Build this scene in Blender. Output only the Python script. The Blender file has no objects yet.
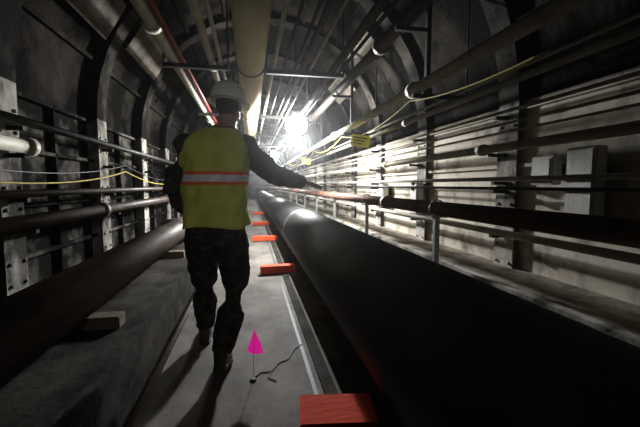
import bpy, math, random
from mathutils import Vector, Matrix, noise
random.seed(4)
scene = bpy.context.scene
scene.view_settings.view_transform='Standard'
V = Vector

# ------------------------------------------------------------ materials
def mat(name, c1, c2=None, scale=4.0, rough=0.7, metal=0.0, bump=0.0, bscale=30.0, lo=0.35, hi=0.65, detail=6.0,
        stretch=(1,1,1), emit=None, estr=0.0, spec=0.5):
    m = bpy.data.materials.new(name); m.use_nodes = True
    nt = m.node_tree; n = nt.nodes; l = nt.links
    b = n['Principled BSDF']
    b.inputs['Roughness'].default_value = rough
    b.inputs['Metallic'].default_value = metal
    b.inputs['Specular IOR Level'].default_value = spec
    b.inputs['Base Color'].default_value = (*c1, 1)
    tc = n.new('ShaderNodeTexCoord')
    mp = n.new('ShaderNodeMapping'); mp.inputs['Scale'].default_value = stretch
    l.new(tc.outputs['Object'], mp.inputs['Vector'])
    if c2 is not None:
        nz = n.new('ShaderNodeTexNoise'); nz.inputs['Scale'].default_value = scale
        nz.inputs['Detail'].default_value = detail; nz.inputs['Roughness'].default_value = 0.65
        l.new(mp.outputs['Vector'], nz.inputs['Vector'])
        cr = n.new('ShaderNodeValToRGB')
        cr.color_ramp.elements[0].position = lo; cr.color_ramp.elements[1].position = hi
        cr.color_ramp.elements[0].color = (*c1, 1); cr.color_ramp.elements[1].color = (*c2, 1)
        l.new(nz.outputs['Fac'], cr.inputs['Fac']); l.new(cr.outputs['Color'], b.inputs['Base Color'])
    if bump:
        nb = n.new('ShaderNodeTexNoise'); nb.inputs['Scale'].default_value = bscale; nb.inputs['Detail'].default_value = 5
        l.new(mp.outputs['Vector'], nb.inputs['Vector'])
        bp = n.new('ShaderNodeBump'); bp.inputs['Strength'].default_value = bump; bp.inputs['Distance'].default_value = 0.02
        l.new(nb.outputs['Fac'], bp.inputs['Height']); l.new(bp.outputs['Normal'], b.inputs['Normal'])
    if emit:
        b.inputs['Emission Color'].default_value = (*emit, 1); b.inputs['Emission Strength'].default_value = estr
    return m

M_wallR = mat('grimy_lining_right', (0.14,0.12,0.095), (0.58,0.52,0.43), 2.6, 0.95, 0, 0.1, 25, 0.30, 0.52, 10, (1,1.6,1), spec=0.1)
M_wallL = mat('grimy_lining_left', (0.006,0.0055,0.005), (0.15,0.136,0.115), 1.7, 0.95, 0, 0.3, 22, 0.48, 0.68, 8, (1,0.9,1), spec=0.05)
M_ceil = mat('dark_vault', (0.003,0.0027,0.0023), (0.045,0.037,0.029), 1.1, 0.95, 0, 0.6, 18, 0.46, 0.72, 8, spec=0.04)  # near-black mottled colour over the whole vault
M_rib = mat('painted_rib', (0.045,0.041,0.035), (0.5,0.47,0.41), 3.0, 0.9, 0, 0.25, 40, 0.38, 0.6, 8, (1,1,0.6), spec=0.12)
M_ribtop = mat('dark_rib_arch', (0.007,0.006,0.005), (0.08,0.07,0.058), 1.6, 0.9, 0, 0.35, 40, 0.46, 0.7, 8, spec=0.05)  # arched part of the ribs, much darker than their columns
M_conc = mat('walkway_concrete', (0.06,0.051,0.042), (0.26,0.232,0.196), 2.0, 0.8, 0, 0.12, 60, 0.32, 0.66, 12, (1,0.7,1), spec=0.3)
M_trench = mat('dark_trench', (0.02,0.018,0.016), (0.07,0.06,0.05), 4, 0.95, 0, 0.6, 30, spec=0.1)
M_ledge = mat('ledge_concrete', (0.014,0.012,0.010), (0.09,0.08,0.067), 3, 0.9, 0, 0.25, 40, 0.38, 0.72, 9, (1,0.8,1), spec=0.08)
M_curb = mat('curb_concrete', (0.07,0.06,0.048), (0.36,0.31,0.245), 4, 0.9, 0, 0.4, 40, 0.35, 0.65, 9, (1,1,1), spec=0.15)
M_black = mat('black_pipe_coating', (0.012,0.012,0.013), (0.034,0.034,0.036), 5, 0.42, 0, 0.05, 60, 0.3, 0.8, 8, (1,0.4,1), spec=0.8)
M_band = mat('weld_wrap', (0.02,0.02,0.02), (0.05,0.048,0.046), 10, 0.5)
M_brown = mat('rusty_brown_pipe', (0.05,0.037,0.03), (0.17,0.135,0.11), 6, 0.42, 0.1, 0.15, 50, 0.35,0.75,8,(1,0.3,1))
M_rail = mat('red_brown_rail_pipe', (0.14,0.06,0.04), (0.34,0.18,0.13), 6, 0.42, 0.0, 0.15, 50, 0.35,0.7,8,(1,0.4,1))
M_beige = mat('beige_pipe', (0.36,0.32,0.25), (0.7,0.65,0.54), 5, 0.4, 0, 0.12, 40, 0.3, 0.6, 8, (1,0.5,1))
M_yellowp = mat('cream_pipe', (0.66,0.55,0.32), (0.88,0.77,0.50), 2.5, 0.36, 0, 0.05, 30, 0.3, 0.7, 6, (1,0.5,1))
M_redp = mat('red_pipe', (0.2,0.025,0.02), (0.36,0.07,0.05), 6, 0.4)
M_cable = mat('pale_cable', (0.45,0.43,0.38), (0.7,0.67,0.6), 5, 0.4)
M_dcable = mat('dark_cable', (0.015,0.015,0.015), (0.04,0.035,0.03), 5, 0.5)
M_ycable = mat('yellow_rope', (0.50,0.38,0.05), (0.65,0.5,0.1), 20, 0.7)
M_steel = mat('dark_steel', (0.010,0.009,0.008), (0.03,0.027,0.023), 8, 0.7, 0.1, spec=0.2)
M_galv = mat('galvanised_steel', (0.25,0.25,0.24), (0.42,0.42,0.4), 12, 0.45, 0.5)
M_box = mat('painted_box', (0.34,0.33,0.30), (0.5,0.48,0.44), 3, 0.55, 0, 0.1, 40)
M_orange = mat('orange_paint_timber', (0.68,0.05,0.01), (0.85,0.12,0.03), 9, 0.7, 0, 0.4, 30, 0.3, 0.7, 8, (0.3,1,1), spec=0.2)
M_red = mat('red_paint_timber', (0.50,0.035,0.012), (0.72,0.07,0.025), 4, 0.8, 0, 0.3, 20, 0.3, 0.7, 8, (0.3,1,1), spec=0.1)
M_wood = mat('raw_timber', (0.10,0.08,0.056), (0.26,0.21,0.15), 6, 0.8, 0, 0.4, 40, 0.3, 0.7, 8, (0.3,2,2), spec=0.1)
M_panel = mat('vault_patch_sheet', (0.05,0.043,0.035), (0.2,0.175,0.14), 3, 0.85, 0, 0.2, 40, spec=0.1)
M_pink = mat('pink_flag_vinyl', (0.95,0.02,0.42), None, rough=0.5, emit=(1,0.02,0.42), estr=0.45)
M_tag = mat('yellow_tag', (0.85,0.75,0.03), None, rough=0.5, emit=(0.9,0.8,0.03), estr=0.12)
M_ink = mat('black_ink', (0.01,0.01,0.01), None, rough=0.6)
M_lamp = mat('lamp_glass', (1,1,1), None, rough=0.3, emit=(0.9,0.96,1.0), estr=170)
M_skin = mat('skin', (0.33,0.17,0.11), (0.4,0.22,0.15), 20, 0.5)
M_hair = mat('dark_hair', (0.012,0.009,0.007), (0.03,0.022,0.018), 80, 0.6, 0, 0.6, 200)
M_helmet = mat('white_helmet_shell', (0.78,0.77,0.74), (0.9,0.89,0.86), 6, 0.32)
M_boot = mat('boot_leather', (0.012,0.010,0.009), (0.04,0.032,0.026), 14, 0.6, 0, 0.4, 60)
M_jacket = mat('olive_jacket', (0.014,0.014,0.011), (0.055,0.053,0.041), 12, 0.9, 0, 0.9, 9, 0.35, 0.65, 4, spec=0.15)

def camo():
    m = bpy.data.materials.new('dark_work_trousers'); m.use_nodes = True
    nt = m.node_tree; n = nt.nodes; l = nt.links; b = n['Principled BSDF']; b.inputs['Roughness'].default_value = 0.95
    b.inputs['Specular IOR Level'].default_value = 0.1
    tc = n.new('ShaderNodeTexCoord'); nz = n.new('ShaderNodeTexNoise'); nz.inputs['Scale'].default_value = 15; nz.inputs['Detail'].default_value = 3
    l.new(tc.outputs['Object'], nz.inputs['Vector'])
    cr = n.new('ShaderNodeValToRGB')
    e = cr.color_ramp.elements; e[0].position = 0.38; e[0].color = (0.008,0.008,0.007,1)
    e[1].position = 0.52; e[1].color = (0.02,0.019,0.016,1)
    k = e.new(0.6); k.color = (0.05,0.047,0.039,1)
    k = e.new(0.66); k.color = (0.012,0.013,0.01,1)
    l.new(nz.outputs['Fac'], cr.inputs['Fac']); l.new(cr.outputs['Color'], b.inputs['Base Color'])
    nb = n.new('ShaderNodeTexNoise'); nb.inputs['Scale'].default_value = 10
    l.new(tc.outputs['Object'], nb.inputs['Vector'])
    bp = n.new('ShaderNodeBump'); bp.inputs['Strength'].default_value = 0.9; bp.inputs['Distance'].default_value = 0.04
    l.new(nb.outputs['Fac'], bp.inputs['Height']); l.new(bp.outputs['Normal'], b.inputs['Normal'])
    return m
M_camo = camo()
M_vest = mat('hi_vis_vest_fabric', (0.46,0.50,0.08), (0.60,0.65,0.13), 6, 0.8, 0, 0.8, 8, spec=0.2)
M_vorange = mat('vest_orange_trim', (0.85,0.13,0.04), None, rough=0.7)
M_vsilver = mat('vest_reflective_tape', (0.74,0.73,0.82), None, rough=0.4)

# ------------------------------------------------------------ mesh builder
class B:
    def __init__(s): s.v=[]; s.f=[]; s.m=[]; s.sm=[]; s.mats=[]
    def mi(s, m):
        if m not in s.mats: s.mats.append(m)
        return s.mats.index(m)
    def add(s, vs, fs, m, smooth=False):
        o=len(s.v); s.v += [tuple(p) for p in vs]; k=s.mi(m)
        for f in fs: s.f.append([i+o for i in f]); s.m.append(k); s.sm.append(smooth)
    def box(s, x0,x1,y0,y1,z0,z1, m, rot=None, bev=0.0):
        c=V(((x0+x1)/2,(y0+y1)/2,(z0+z1)/2)); h=V(((x1-x0)/2,(y1-y0)/2,(z1-z0)/2))
        if bev<=0:
            vs=[V((sx*h.x,sy*h.y,sz*h.z)) for sx in(-1,1) for sy in(-1,1) for sz in(-1,1)]
            fs=[(0,1,3,2),(4,6,7,5),(0,4,5,1),(2,3,7,6),(0,2,6,4),(1,5,7,3)]
        else:
            import bmesh
            bm=bmesh.new(); bmesh.ops.create_cube(bm,size=1)
            for q in bm.verts: q.co=V((q.co.x*2*h.x,q.co.y*2*h.y,q.co.z*2*h.z))
            bmesh.ops.bevel(bm,geom=bm.edges[:],offset=bev,segments=2,affect='EDGES')
            bm.verts.ensure_lookup_table()
            for i,q in enumerate(bm.verts): q.index=i
            vs=[q.co.copy() for q in bm.verts]; fs=[[q.index for q in f.verts] for f in bm.faces]; bm.free()
        R = rot if rot else Matrix.Identity(3)
        s.add([c+R@p for p in vs], fs, m)
    def loft(s, rings, m, caps=True, smooth=True):
        n=len(rings[0]); vs=[p for r in rings for p in r]; fs=[]
        for i in range(len(rings)-1):
            for j in range(n):
                k=(j+1)%n; fs.append((i*n+j,i*n+k,(i+1)*n+k,(i+1)*n+j))
        if caps: fs.append(tuple(range(n))[::-1]); fs.append(tuple((len(rings)-1)*n+j for j in range(n)))
        s.add(vs,fs,m,smooth)
    def tube(s, pts, r, m, seg=12, ratio=1.0, ref=None):
        pts=[V(p) for p in pts]
        if not isinstance(r,(list,tuple)): r=[r]*len(pts)
        rings=[]
        for i,p in enumerate(pts):
            a=pts[max(i-1,0)]; b=pts[min(i+1,len(pts)-1)]; t=(b-a).normalized()
            rf = V(ref) if ref else (V((0,0,1)) if abs(t.z)<0.9 else V((1,0,0)))
            u=t.cross(rf).normalized(); w=u.cross(t)
            rings.append([p+r[i]*(math.cos(2*math.pi*j/seg)*u+ratio*math.sin(2*math.pi*j/seg)*w) for j in range(seg)])
        s.loft(rings,m)
    def ell(s, c, rx, ry, rz, m, nu=20, nv=12, rot=None):
        c=V(c); R=rot or Matrix.Identity(3); rings=[]
        for i in range(nv+1):
            a=-math.pi/2+math.pi*i/nv; a=max(min(a,math.pi/2-0.02),-math.pi/2+0.02)
            rings.append([c+R@V((rx*math.cos(a)*math.cos(2*math.pi*j/nu),ry*math.cos(a)*math.sin(2*math.pi*j/nu),rz*math.sin(a))) for j in range(nu)])
        s.loft(rings,m)
    def obj(s, name, parent=None):
        me=bpy.data.meshes.new(name); me.from_pydata(s.v,[],s.f)
        for m in s.mats: me.materials.append(m)
        me.polygons.foreach_set('material_index', s.m); me.polygons.foreach_set('use_smooth', s.sm); me.update()
        o=bpy.data.objects.new(name,me); scene.collection.objects.link(o)
        if parent: o.parent=parent
        return o

def ring(c, rx, ry, yaw=0, n=28, p=2.3, ax=None):
    c=V(c); u=V((math.cos(yaw),math.sin(yaw),0)); w=V((-math.sin(yaw),math.cos(yaw),0)); out=[]
    for j in range(n):
        a=2*math.pi*j/n; ca,sa=math.cos(a),math.sin(a)
        out.append(c+u*rx*math.copysign(abs(ca)**(2/p),ca)+w*ry*math.copysign(abs(sa)**(2/p),sa))
    return out

def remeshed(b, name, voxel, smooth=4, parent=None):
    o=b.obj(name+'_src')
    r=o.modifiers.new('r','REMESH'); r.mode='VOXEL'; r.voxel_size=voxel; r.use_smooth_shade=True
    sm=o.modifiers.new('s','SMOOTH'); sm.iterations=smooth; sm.factor=0.6
    dg=bpy.context.evaluated_depsgraph_get(); dg.update()
    me=bpy.data.meshes.new_from_object(o.evaluated_get(dg))
    bpy.data.objects.remove(o)
    me.name=name; me.materials.clear()
    for p in me.polygons: p.use_smooth=True
    n=bpy.data.objects.new(name,me); scene.collection.objects.link(n)
    if parent: n.parent=parent
    return n

# ------------------------------------------------------------ tunnel shell
XL,XR,ZS=-1.75,2.30,1.90
AC=(XL+XR)/2; AR=(XR-XL)/2
Y0,Y1=-4.0,44.0
b=B(); b.box(XL-0.1,XR+0.1,Y0,Y1,-0.3,-0.1,M_trench); b.obj('floor')
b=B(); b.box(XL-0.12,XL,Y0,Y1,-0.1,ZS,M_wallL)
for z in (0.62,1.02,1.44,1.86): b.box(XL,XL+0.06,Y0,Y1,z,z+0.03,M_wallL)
b.obj('wall_left')
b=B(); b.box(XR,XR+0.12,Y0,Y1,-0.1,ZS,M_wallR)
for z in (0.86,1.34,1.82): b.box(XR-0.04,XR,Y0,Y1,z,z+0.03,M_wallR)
b.obj('wall_right')
b=B(); b.box(XL-0.1,XR+0.1,Y1,Y1+0.2,-0.1,4.1,M_wallL); b.obj('wall_far')
b=B(); b.box(XL-0.1,XR+0.1,Y0-0.2,Y0,-0.1,4.1,M_wallL); b.obj('wall_rear')
b=B(); NA=36
def arc(r,a): return (AC+r*math.cos(a), ZS+r*math.sin(a))
vs=[];fs=[]
for i in range(NA+1):
    a=math.pi*i/NA
    for r,y in ((AR,Y0),(AR,Y1),(AR+0.12,Y0),(AR+0.12,Y1)):
        x,z=arc(r,a); vs.append((x,y,z))
for i in range(NA):
    o=i*4; fs += [(o,o+1,o+5,o+4),(o+2,o+6,o+7,o+3)]
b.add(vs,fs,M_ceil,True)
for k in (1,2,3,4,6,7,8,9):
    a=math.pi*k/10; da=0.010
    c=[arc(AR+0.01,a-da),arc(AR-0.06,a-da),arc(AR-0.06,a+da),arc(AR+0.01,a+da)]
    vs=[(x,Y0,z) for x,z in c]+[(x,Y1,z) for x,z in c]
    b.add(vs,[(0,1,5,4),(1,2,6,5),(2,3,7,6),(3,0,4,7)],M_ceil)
b.obj('ceiling')

# ribs (ring frames)
b=B()
ribY=[4.4+1.6*k for k in range(-5,25)]
def profile(off):
    ro=off*0.45
    pts=[(XL+off,0.24),(XL+off,0.8),(XL+off,1.4),(XL+off,ZS)]
    for i in range(1,24):
        a=math.pi-math.pi*i/24; oo=off+(ro-off)*i/24; pts.append(arc(AR-oo,a))
    pts += [(XR-ro,ZS),(XR-ro,1.4),(XR-ro,0.8),(XR-ro,0.46)]
    return pts
def sweep_rect(off0,off1,y0,y1):
    A=profile(off0); C=profile(off1); n=len(A)
    for i in range(n-1):
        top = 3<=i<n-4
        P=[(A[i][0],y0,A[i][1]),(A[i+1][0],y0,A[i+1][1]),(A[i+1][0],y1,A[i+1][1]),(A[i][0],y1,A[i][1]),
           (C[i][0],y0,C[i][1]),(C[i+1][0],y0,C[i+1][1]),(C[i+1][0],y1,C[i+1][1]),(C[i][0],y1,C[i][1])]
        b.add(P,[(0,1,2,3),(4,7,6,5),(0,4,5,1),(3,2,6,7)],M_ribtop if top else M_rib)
for y in ribY:
    sweep_rect(0.0,0.13,y-0.015,y+0.015)
    sweep_rect(0.13,0.15,y-0.12,y+0.12)
    for off,sg in ((XL+0.15,1),(XR-0.0675,-1)):
        for z in (0.5,0.65,1.02,1.17,1.55,1.7):
            for dy in (-0.08,0.08):
                if y<14:
                    b.tube([(off,y+dy,z),(off+sg*0.014,y+dy,z)],0.014,M_rib,6)
b.obj('tunnel_ribs')

b=B()
for y in ribY:
    b.box(XL,XL+0.06,y+0.788,y+0.812,0.24,ZS-.01,M_wallL)
b.obj('lining_stiffeners')

# ------------------------------------------------------------ floor items
b=B(); b.box(-0.62,0.50,Y0,Y1,-0.1,0.0,M_conc)
b.obj('concrete_walkway')
b=B()
b.box(0.34,0.365,Y0,Y1,0.0,0.003,M_ink); b.box(0.40,0.475,Y0,Y1,0.0,0.012,M_ledge)
b.obj('walkway_edge_strip')
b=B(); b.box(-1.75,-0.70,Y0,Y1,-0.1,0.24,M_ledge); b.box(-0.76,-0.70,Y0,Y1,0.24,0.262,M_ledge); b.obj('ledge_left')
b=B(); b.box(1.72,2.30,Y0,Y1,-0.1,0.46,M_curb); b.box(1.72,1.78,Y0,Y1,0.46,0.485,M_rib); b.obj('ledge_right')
b=B(); b.tube([(-0.585,Y0,0.02),(-0.585,Y1,0.02)],0.02,M_cable,10)
b.obj('floor_conduit')

# main black pipeline
PX,PZ,PR=0.93,0.385,0.375
b=B()
b.tube([(PX,Y0+.02,PZ),(PX,Y1-.02,PZ)],PR,M_black,96)
for y in (6.1,12.2,18.3,24.4):
    b.tube([(PX,y-0.17,PZ),(PX,y-0.15,PZ),(PX,y+0.15,PZ),(PX,y+0.17,PZ)],[PR,PR+0.006,PR+0.006,PR],M_band,96)
b.obj('black_pipeline')
b=B()
for y in (0.5,3.4,6.6,9.6,12.6):
    b.box(0.62,1.24,y-0.08,y+0.08,-0.1,0.009,M_wood)
b.obj('pipeline_skids')

# timber chocks
for i,(x0,x1,y,h,m,ang) in enumerate(((0.22,0.585,1.62,0.085,M_red,-8),(0.12,0.58,4.75,0.10,M_orange,3),(0.03,0.57,7.6,0.09,M_orange,-2),(0.06,0.57,10.6,0.09,M_orange,2),(0.08,0.57,14.5,0.09,M_orange,0))):
    b=B(); R=Matrix.Rotation(math.radians(ang),3,'Z')
    b.box(x0,x1,y-(0.12 if i==0 else 0.07),y+(0.12 if i==0 else 0.07),0.013,0.013+h,m,R,0.006); b.obj('timber_chock')

# left big pipe and blocks
b=B()
LX,LZ,LR=-1.12,0.49,0.165
b.tube([(LX,Y0,LZ),(LX,Y1,LZ)],LR,M_brown,40)
for y in (5.6,11.6,17.6):
    b.tube([(LX,y-0.03,LZ),(LX,y+0.03,LZ)],LR+0.04,M_brown,40)
b.obj('rusty_pipeline')
for y in (2.55,4.9,8.3):
    b=B(); b.box(-1.28,-0.86,y-0.06,y+0.06,0.241,0.325,M_wood,None,0.006)
    b.obj('timber_block')

# left wall pipes
def pipe(name,x,z,r,m,y0=Y0+.02,y1=Y1-.02,fl=(),seg=18,brackets=None):
    b=B(); b.tube([(x,y0,z),(x,y1,z)],r,m,seg)
    for y in fl: b.tube([(x,y-0.035,z),(x,y+0.035,z)],r*1.45,m,seg)
    if brackets:
        for y in ribY:
            if y>26: continue
            if brackets=='L': b.box(XL+0.15,x,y-0.02,y+0.02,z-r-0.03,z-r,M_steel)
            if brackets=='R': b.box(x,XR-0.07,y-0.02,y+0.02,z-r-0.03,z-r,M_steel)
    return b.obj(name)
pipe('brown_service_pipe',-1.46,0.94,0.055,M_brown,fl=(3.9,8,12),brackets='L')
pipe('service_conduit',-1.5,1.13,0.028,M_brown,brackets='L')
pipe('service_conduit',-1.5,1.62,0.03,M_dcable,brackets='L')
pipe('insulated_pipe_section',-1.5,1.45,0.045,M_beige,y0=1.2,y1=2.85,fl=(2.82,),brackets='L')
b=B()
pts=[]
for i in range(60):
    y=0.2+i*0.2; u=((y-0.8)%3.6)/3.6; pts.append((-1.38,y,1.34-0.28*4*u*(1-u)*0.5))
b.tube(pts,0.006,M_ycable,6)
pts=[(x,y,z+0.07) for x,y,z in pts]; b.tube(pts,0.005,M_dcable,6); b.obj('slack_rope')

# right side pipes
b=B(); RX,RZ=1.60,0.985
b.tube([(RX,Y0+.02,RZ),(RX,Y1-.02,RZ)],0.062,M_rail,24)
for y in (4.0,10.0): b.tube([(RX,y-0.04,RZ),(RX,y+0.04,RZ)],0.08,M_rail,24)
b.obj('brown_rail_pipe')
for i,y in enumerate((1.0,2.85,4.75,6.7,8.6,10.5,12.4,14.3)):
    b=B(); b.box(RX-0.022,RX+0.022,y-0.02,y+0.02,-0.1,0.91,M_galv); b.box(RX-0.075,RX+0.075,y-0.05,y+0.05,0.905,0.921,M_galv)
    b.tube([(RX-0.07,y,0.915),(RX-0.07,y,1.0),(RX-0.05,y,1.045),(RX,y,1.062),(RX+0.05,y,1.045),(RX+0.07,y,1.0),(RX+0.07,y,0.915)],0.007,M_galv,8,)
    b.box(RX-0.08,RX+0.08,y-0.08,y+0.08,-0.1,-0.085,M_galv); b.obj('pipe_stand')

pipe('beige_service_pipe',2.06,1.50,0.036,M_beige,fl=(2.9,5.2,9.0),brackets='R')
for z,r,m in ((1.24,0.020,M_cable),(1.63,0.010,M_cable),(1.70,0.012,M_beige),(1.80,0.014,M_cable),(1.16,0.014,M_dcable),(0.78,0.03,M_beige)):
    pipe('cable_run',2.10,z,r,m,seg=10,brackets='R' if r>=0.014 else None)
pipe('conduit_pipe',1.82,1.92,0.026,M_beige,fl=(4.0,8.0),seg=14)
pipe('conduit_pipe',1.88,2.02,0.014,M_cable,seg=10)
pipe('upper_beige_pipe',1.48,2.05,0.048,M_beige,fl=(3.1,6.2,9.3))
pipe('upper_brown_pipe',1.35,2.62,0.06,M_brown,fl=(3.6,7.6))
b=B()
for y in (3.0,5.4,7.8,10.2,12.6,15.0):
    b.box(1.42,1.95,y-0.015,y+0.015,1.96,1.995,M_steel)
    b.box(1.54,1.58,y-0.02,y+0.02,1.955,3.42,M_steel)
    b.tube([(1.95,y,1.98),(1.95,y,3.0)],0.008,M_steel,8)
    b.box(1.25,1.56,y-0.02,y+0.02,2.52,2.555,M_steel)
b.obj('pipe_hangers')
b=B(); pts=[]
for i in range(140):
    y=1.5+i*0.1; u=((y-3.0)%2.4)/2.4; pts.append((1.40+0.0*u,y,1.93-0.11*4*u*(1-u)))
b.tube(pts,0.006,M_ycable,6)
b.obj('yellow_safety_rope')
for (y,z,s) in ((4.45,1.87,1.0),(8.9,1.88,0.9)):
    b=B()
    R=Matrix.Rotation(math.radians(-12),3,'Z')@Matrix.Rotation(math.radians(9),3,'Y')
    b.box(1.40-0.12*s,1.40+0.12*s,y-0.003,y+0.003,z-0.19*s,z-0.04*s,M_tag,R)
    for k in range(3):
        b.box(1.40-0.09*s,1.40+(0.09-0.03*k)*s,y-0.006,y-0.004,z-(0.085+0.035*k)*s,z-(0.07+0.035*k)*s,M_ink,R)
    b.obj('caution_tag')

for (y,z0,z1,w) in ((1.98,0.90,1.44,0.22),(2.30,1.19,1.40,0.20),(4.4,0.8,1.22,0.22),(5.6,0.85,1.22,0.2)):
    b=B(); b.box(2.13,2.22,y-w/2,y+w/2,z0,z1,M_box,None,0.008); b.box(2.12,2.13,y-w/2+0.02,y+w/2-0.02,z0+0.02,z1-0.02,M_box)
    b.box(2.22,2.30,y-0.04,y+0.04,z0+0.04,z1-0.04,M_steel); b.obj('junction_box')

# overhead pipes
pipe('cream_overhead_pipe',0.03,2.50,0.148,M_yellowp,seg=40)
pipe('overhead_beige_pipe',-0.76,2.50,0.055,M_beige,fl=(3.2,7.5,12))
pipe('overhead_red_pipe',-0.66,2.47,0.022,M_redp)
pipe('overhead_conduit',-0.38,2.50,0.035,M_beige,fl=(4.2,9))
pipe('overhead_conduit',-0.28,2.48,0.018,M_cable)
for x,z,r,m in ((0.27,2.46,0.020,M_beige),(0.38,2.455,0.014,M_dcable),(0.5,2.455,0.014,M_dcable),(0.58,2.47,0.028,M_brown),(0.67,2.455,0.015,M_beige),(0.94,2.48,0.04,M_brown),(1.01,2.455,0.016,M_dcable)):
    pipe('overhead_conduit',x,z,r,m,seg=10)
b=B()
for y in (1.6,4.0,6.6,9.0,11.4,13.8,16.2):
    b.box(0.19,1.06,y-0.025,y+0.025,2.39,2.435,M_steel)
    for x in (0.2,1.05): b.tube([(x,y,2.4),(x,y,3.70)],0.01,M_steel,8)
    b.box(-0.86,-0.2,y-0.025,y+0.025,2.40,2.44,M_steel)
    for x in (-0.85,-0.21): b.tube([(x,y,2.4),(x,y,3.45 if x<-0.5 else 3.75)],0.01,M_steel,8)
    a=[(0.03+0.157*math.cos(t),y,2.50+0.157*math.sin(t)) for t in [math.pi*2*k/20 for k in range(21)]]
    b.tube(a,0.008,M_steel,6,ref=(0,1,0)); b.tube([(0.03,y,2.66),(0.03,y,3.85)],0.01,M_steel,8)
b.obj('trapeze_hangers')
b=B()
for a0,y,wd in ((0.62,5.2,.5),(0.55,6.8,.6),(2.45,5.2,.62),(2.5,3.6,.5)):
    c=[arc(AR-0.17,a0),arc(AR-0.17,a0+0.22),arc(AR-0.15,a0+0.22),arc(AR-0.15,a0)]
    vs=[(x,y-wd,z) for x,z in c]+[(x,y+wd,z) for x,z in c]
    b.add(vs,[(0,1,2,3),(4,7,6,5),(0,4,5,1),(1,5,6,2),(2,6,7,3),(3,7,4,0)],M_panel)
b.obj('vault_patch_panels')

# ------------------------------------------------------------ lamps
def lamp(x,y,z,power,size=0.09,name='tunnel_lamp'):
    b=B()
    b.ell((x,y,z),size,size,size*0.95,M_lamp,20,12)
    b.tube([(x,y,z+size*0.9),(x,y,z+size*1.3),(x,y,z+size*1.7)],[size*0.45,size*0.42,size*0.3],M_steel,20)
    b.tube([(x,y,z+size*1.6),(x,y,3.6)],0.012,M_steel,8)
    o=b.obj(name)
    L=bpy.data.lights.new(name+'_light','POINT'); L.energy=power; L.color=(0.96,0.98,1.0); L.shadow_soft_size=0.06
    lo=bpy.data.objects.new('bulb_light',L); lo.location=(x,y,z-size*1.5); scene.collection.objects.link(lo); lo.parent=o
lamp(0.79,6.1,2.20,440,0.18)
lamp(0.79,12.0,2.22,200,.1)
lamp(0.79,18.5,2.22,180)
lamp(0.79,27.0,2.22,180)
S=bpy.data.lights.new('fill_spot','SPOT'); S.energy=52; S.spot_size=math.radians(36); S.spot_blend=1.0; S.shadow_soft_size=0.15; S.color=(1,0.96,0.9)  # unseen fill spot, added behind the camera to brighten the worker's back
so=bpy.data.objects.new('fill_spot',S); so.location=(0.15,-1.8,2.0); scene.collection.objects.link(so)
so.rotation_euler=(V((-0.18,2.4,1.12))-V(so.location)).to_track_quat('-Z','Y').to_euler()

w=bpy.data.worlds.new('World'); scene.world=w; w.use_nodes=True
w.node_tree.nodes['Background'].inputs[0].default_value=(0.5,0.55,0.6,1); w.node_tree.nodes['Background'].inputs[1].default_value=0.003
vs_n=w.node_tree.nodes.new('ShaderNodeVolumeScatter'); vs_n.inputs['Density'].default_value=0.0045; vs_n.inputs['Anisotropy'].default_value=0.90
w.node_tree.links.new(vs_n.outputs[0], w.node_tree.nodes['World Output'].inputs['Volume'])

# ------------------------------------------------------------ pin flag & wire
b=B()
b.tube([(0.0,2.12,0.0),(0.005,2.12,0.16),(0.012,2.12,0.32)],0.0018,M_galv,6)
F=[(0.012,2.118,0.32),(0.05,2.105,0.235),(0.062,2.10,0.175),(0.0,2.125,0.165),(-0.035,2.135,0.185)]
vs=[V(p) for p in F]+[V(p)+V((0,0.0015,0)) for p in F]
b.add(vs,[(0,1,2,3,4)[::-1],(5,6,7,8,9),(0,1,6,5),(1,2,7,6),(2,3,8,7),(3,4,9,8),(4,0,5,9)],M_pink)
b.tube([(0.0,2.12,0.001),(0.0,2.12,0.008)],0.02,M_ink,10)
b.obj('pink_marking_flag')
b=B()
pts=[(0.0,2.13,0.004),(0.05,2.2,0.004),(0.12,2.2,0.004),(0.17,2.3,0.004),(0.24,2.34,0.004),(0.30,2.48,0.004),(0.36,2.55,0.004)]
b.tube(pts,0.0035,M_ink,6); b.tube([(0.12,2.2,0.004),(0.09,2.13,0.004),(0.14,2.08,0.004)],0.003,M_ink,6)
b.obj('floor_wire')

# ------------------------------------------------------------ worker
man=bpy.data.objects.new('worker',None); scene.collection.objects.link(man)
b=B(); m=M_jacket
tors=[((-.215,2.335,.82),.15,.115),((-.215,2.33,.90),.178,.132),((-.215,2.33,.98),.172,.125),((-.215,2.33,1.07),.158,.115),((-.213,2.335,1.2),.168,.122),
      ((-.21,2.345,1.34),.185,.13),((-.205,2.355,1.43),.182,.122),((-.195,2.365,1.49),.15,.10),((-.175,2.375,1.53),.095,.08),((-.155,2.385,1.57),.062,.066)]
b.loft([ring(c,rx,ry) for c,rx,ry in tors],m)
HC=V((-.125,2.42,1.69)); HR=Matrix.Rotation(math.radians(-22),3,'Z')@Matrix.Rotation(math.radians(-6),3,'X')
b.tube([(-.165,2.375,1.50),(-.14,2.395,1.58),(-.13,2.405,1.64)],[.066,.058,.058],m,20)
b.ell(HC+HR@V((0,-.012,.02)),.077,.097,.098,m,24,14,HR)
b.ell(HC+HR@V((0,.018,-.035)),.062,.078,.082,m,24,14,HR)
b.ell(HC+HR@V((0,.055,-.088)),.034,.03,.028,m,16,10,HR)       # chin
b.tube([HC+HR@V((0,.09,.005)),HC+HR@V((0,.108,-.025)),HC+HR@V((0,.112,-.042))],[.008,.012,.015],m,10) # nose
b.ell(HC+HR@V((0,.088,.018)),.05,.012,.011,m,16,8,HR)           # brow
b.ell(HC+HR@V((0,.09,-.066)),.024,.010,.006,m,14,8,HR)          # lips
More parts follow.
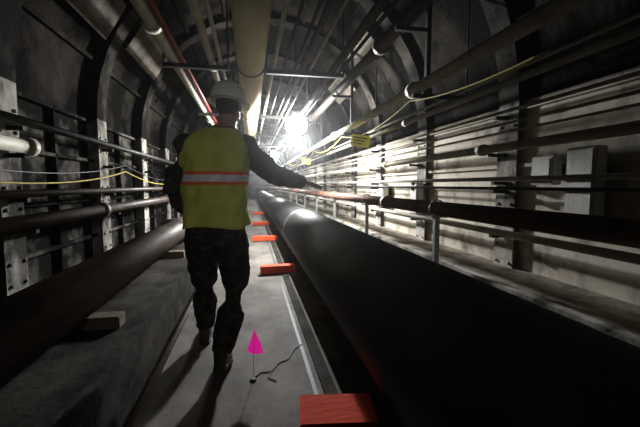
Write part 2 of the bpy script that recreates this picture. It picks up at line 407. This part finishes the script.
for sx in (-1,1): b.ell(HC+HR@V((sx*.08,-.005,-.012)),.008,.018,.03,m,14,10,HR)
# arms
b.ell((-.385,2.35,1.435),.075,.075,.075,m); b.ell((-.03,2.36,1.44),.078,.075,.075,m)
b.tube([(-.34,2.35,1.43),(-.405,2.35,1.40),(-.435,2.33,1.28),(-.455,2.31,1.16),(-.445,2.37,1.09),(-.42,2.47,1.04),(-.40,2.535,1.02)],[.07,.078,.070,.062,.058,.047,.039],m,18)
b.tube([(-.09,2.36,1.43),(-.02,2.37,1.42),(.065,2.41,1.34),(.155,2.46,1.265),(.215,2.51,1.245),(.32,2.58,1.225),(.385,2.63,1.21)],[.07,.080,.076,.072,.068,.056,.044],m,18)
# legs : right trailing, heel lifting, knee bent forward; left striding ahead
b.tube([(-.135,2.33,.93),(-.125,2.35,.82),(-.108,2.40,.66),(-.108,2.44,.52),(-.135,2.35,.36),(-.175,2.25,.21),(-.185,2.205,.155)],[.10,.112,.102,.090,.088,.076,.064],m,20)
b.tube([(-.30,2.33,.93),(-.310,2.39,.82),(-.322,2.50,.67),(-.33,2.60,.52),(-.338,2.67,.36),(-.345,2.74,.18),(-.345,2.75,.12)],[.10,.112,.102,.090,.088,.074,.064],m,20)
body=remeshed(b,'body',0.008,5,man)
me=body.data
cos_=[v.co.copy() for v in me.vertices]; nrm_=[v.normal.copy() for v in me.vertices]
flat=[]
for c,nn in zip(cos_,nrm_):
    if c.z<1.5:
        d_=noise.noise(V((c.x*9,c.y*9,c.z*16)))*.010+noise.noise(V((c.x*20,c.y*20,c.z*34)))*.005
        c=c+nn*d_
    flat+= [c.x,c.y,c.z]
me.vertices.foreach_set('co',flat); me.update()
for mm in (M_jacket,M_camo,M_skin,M_hair): me.materials.append(mm)
HRi=HR.inverted(); idx=[]
for p in me.polygons:
    c=p.center; k=0
    if c.z<0.96 and (c.y<2.47 or c.z<0.9 ): k=1
    d=c-HC
    if c.z>1.555 and abs(d.x)<.13:
        q=HRi@d; k=2
        if (q.y<-.02 and q.z>-.06 and abs(q.x)<.085 and not(abs(q.x)>.076 and q.y>-.03)) or q.z>.055: k=3
    idx.append(k)
me.polygons.foreach_set('material_index',idx); me.update()
# eyes
b=B()
for sx in (-1,1):
    b.ell(HC+HR@V((sx*.031,.088,.0)),.012,.009,.008,M_helmet,12,8,HR); b.ell(HC+HR@V((sx*.031,.096,.0)),.005,.003,.005,M_ink,10,6,HR)
b.obj('eyes',man)
# helmet
b=B(); rings=[]
HB=HC+HR@V((0,-.008,.032))
for i,(z,k) in enumerate(((-.006,1.0),(.0,1.02),(.02,1.0),(.05,.955),(.08,.85),(.105,.66),(.12,.42),(.127,.16),(.128,.02))):
    rings.append([HB+HR@V((.112*k*math.cos(t),.138*k*math.sin(t),z)) for t in [2*math.pi*j/36 for j in range(36)]])
b.loft(rings,M_helmet)
br=[]
for kx,z in ((1.0,.004),(1.13,-.006),(1.14,-.010),(1.0,-.004)):
    br.append([HB+HR@V((.112*kx*math.cos(t),(.138*kx+(.03 if math.sin(t)>0 and kx>1 else 0)*math.sin(t))*math.sin(t),z)) for t in [2*math.pi*j/36 for j in range(36)]])
b.loft(br,M_helmet,caps=False)
for sx in (-.03,0,.03):
    b.tube([HB+HR@V((sx,.138*.93*math.cos(t),.02+.108*math.sin(t)*(1-abs(sx)*1.2))) for t in [math.pi*(.08+.84*i/14) for i in range(15)]],.006,M_helmet,8,ref=(1,0,0))
b.obj('hard_hat',man)
b=B()
b.tube([HB+HR@V((.078,.0,-.005)),HC+HR@V((.072,.03,-.06)),HC+HR@V((0,.055,-.118)),HC+HR@V((-.072,.03,-.06)),HB+HR@V((-.078,0,-.005))],.004,M_ink,6)
b.obj('chin_strap',man)
# vest
vs_=[((-.215,2.33,.93),.203,.155),((-.215,2.33,.98),.197,.15),((-.215,2.33,1.07),.190,.142),((-.213,2.335,1.2),.197,.147),
      ((-.21,2.345,1.34),.208,.152),((-.207,2.353,1.40),.205,.150),((-.204,2.358,1.45),.192,.140),((-.197,2.365,1.49),.168,.122),((-.188,2.372,1.515),.137,.104),((-.178,2.376,1.54),.098,.086)]
def samp(z):
    for a,c in zip(vs_[:-1],vs_[1:]):
        if a[0][2]<=z<=c[0][2]+1e-6:
            t=(z-a[0][2])/(c[0][2]-a[0][2]); return V(a[0]).lerp(V(c[0]),t),a[1]+(c[1]-a[1])*t,a[2]+(c[2]-a[2])*t
zs=[.93+i*(.61)/61 for i in range(62)]
b=B(); NR=96; rings=[]
def wr_(a,z): return 0.006*math.sin(a*5+z*14)+0.004*math.sin(a*11-z*31)+.018*noise.noise(V((math.cos(a)*2.2,math.sin(a)*2.2,z*9)))
for z in zs:
    c,rx,ry=samp(min(z,1.5399)); r=ring(c,rx,ry,0,NR,2.4)
    for j,p in enumerate(r):
        a=2*math.pi*j/NR
        dd=(p-c); dd.z=0; p+=dd.normalized()*wr_(a,z)*(1 if z<1.4 else .4)
        if z<.94: p.z+=0.012*math.sin(a*3+1)
    rings.append(r)
n=NR; vv=[p for r in rings for p in r]; groups={0:[],1:[],2:[]}
for i in range(len(rings)-1):
    z=zs[i]+.005
    for j in range(n):
        k=(j+1)%n; f=(i*n+j,i*n+k,(i+1)*n+k,(i+1)*n+j)
        g=0
        if 1.185<z<1.275: g=1
        if 1.206<z<1.254: g=2
        groups[g].append(f)
b.v+= [tuple(p) for p in vv]
for g,mm in ((0,M_vest),(1,M_vorange),(2,M_vsilver)):
    k=b.mi(mm)
    for f in groups[g]: b.f.append(list(f)); b.m.append(k); b.sm.append(True)
vest=b.obj('hi_vis_vest',man)
so_=vest.modifiers.new('th','SOLIDIFY'); so_.thickness=.004; so_.offset=1
b=B(); b.tube([(-.215,2.485,.94),(-.214,2.475,1.07),(-.212,2.483,1.2),(-.21,2.50,1.34),(-.205,2.502,1.44)],.006,M_ink,6); b.obj('vest_zip',man)

# hands
def hand(name,wr,d,nrm,side,curl):
    d=V(d).normalized(); nrm=V(nrm); nrm=(nrm-d*nrm.dot(d)).normalized(); s=d.cross(nrm).normalized()*side
    wr=V(wr); b=B(); rg=[]
    for t,hw,ht in ((-.05,.026,.020),(0,.027,.019),(.03,.036,.017),(.07,.042,.015),(.092,.040,.011)):
        rg.append([wr+d*t+s*hw*math.cos(a)+nrm*ht*math.sin(a) for a in [2*math.pi*j/20 for j in range(20)]])
    b.loft(rg,M_skin)
    for i,(so2,L,r) in enumerate(((.030,.070,.0088),(.010,.080,.009),(-.010,.074,.0087),(-.029,.058,.008))):
        p=wr+d*.080+s*so2; pts=[p]; a=math.radians(4)
        for f,c in ((.2,0),(.34,curl),(.27,curl*1.2),(.22,curl*.9)):
            a+=c; dirv=(d*math.cos(a)+nrm*math.sin(a)+s*so2*2.5).normalized(); p=p+dirv*L*f*1.05; pts.append(p)
        b.tube(pts,[r*1.05,r,r*1.02,r*.92,r*.7],M_skin,12)
    p=wr+d*.02+s*.022; pts=[p,p+(s*.8+d*.6+nrm*.25)*.03,p+(s*.8+d*.6+nrm*.25)*.03+(s*.5+d*.85+nrm*.3)*.03,p+(s*.8+d*.6+nrm*.25)*.03+(s*.5+d*.85+nrm*.3)*.03+(s*.2+d*.9+nrm*.35)*.022]
    b.tube(pts,[.014,.012,.0105,.008],M_skin,12)
    o=remeshed(b,name,.0028,2,man); o.data.materials.append(M_skin); return o
hand('hand_right',(.40,2.643,1.207),(.85,.5,-.12),(0,.1,-1),-1,.22)
hand('hand_left',(-.397,2.55,1.015),(.1,.9,-.35),(1,0,-.2),1,.4)

# boots
def boot(name,heel,yaw,shaft,pitch=0.0):
    h0=V(heel); cp,sp=math.cos(pitch),math.sin(pitch)
    d=V((math.sin(yaw)*cp,math.cos(yaw)*cp,-sp)); s=V((math.cos(yaw),-math.sin(yaw),0)); up=s.cross(d).normalized()
    if up.z<0: up=-up
    b=B(); rg=[]
    for t,hw,h in ((-.005,.018,.045),(.01,.034,.075),(.05,.040,.11),(.10,.041,.105),(.15,.046,.085),(.20,.051,.07),(.25,.050,.062),(.285,.038,.05),(.30,.018,.034)):
        r=[]
        for j in range(24):
            a=2*math.pi*j/24; ca,sa=math.cos(a),math.sin(a)
            r.append(h0+d*t+s*hw*math.copysign(abs(ca)**.7,ca)+up*(h/2+h/2*math.copysign(abs(sa)**.7,sa)))
        rg.append(r)
    b.loft(rg,M_boot)
    b.tube([h0+d*.06+up*.05,h0+d*.055+up*.12,V(shaft)],[.044,.046,.055],M_boot,20)
    o=remeshed(b,name,.006,3,man); o.data.materials.append(M_boot)
    b=B(); rg=[]
    P=((-.008,.02),(.0,.034),(.04,.042),(.10,.040),(.15,.046),(.21,.054),(.26,.052),(.295,.036),(.306,.018))
    for z in (0.0,.02):
        rg.append([h0+d*t+s*hw+up*z for t,hw in P]+[h0+d*t-s*hw+up*z for t,hw in reversed(P)])
    b.loft(rg,M_ink,smooth=False); b.obj(name+'_sole',man)
boot('boot_right',(-.20,2.13,0.074),.08,(-.18,2.245,.26),math.asin(.073/.306))
boot('boot_left',(-.35,2.68,0.001),-.08,(-.345,2.73,.24))

# ------------------------------------------------------------ camera
cam=bpy.data.cameras.new('camera'); cam.lens=20; cam.sensor_width=36; cam.clip_start=0.05
co=bpy.data.objects.new('camera',cam); co.location=(0,0,1.19)
co.rotation_euler=(math.radians(90-4.6),0,math.radians(-11.1)); scene.collection.objects.link(co); scene.camera=co
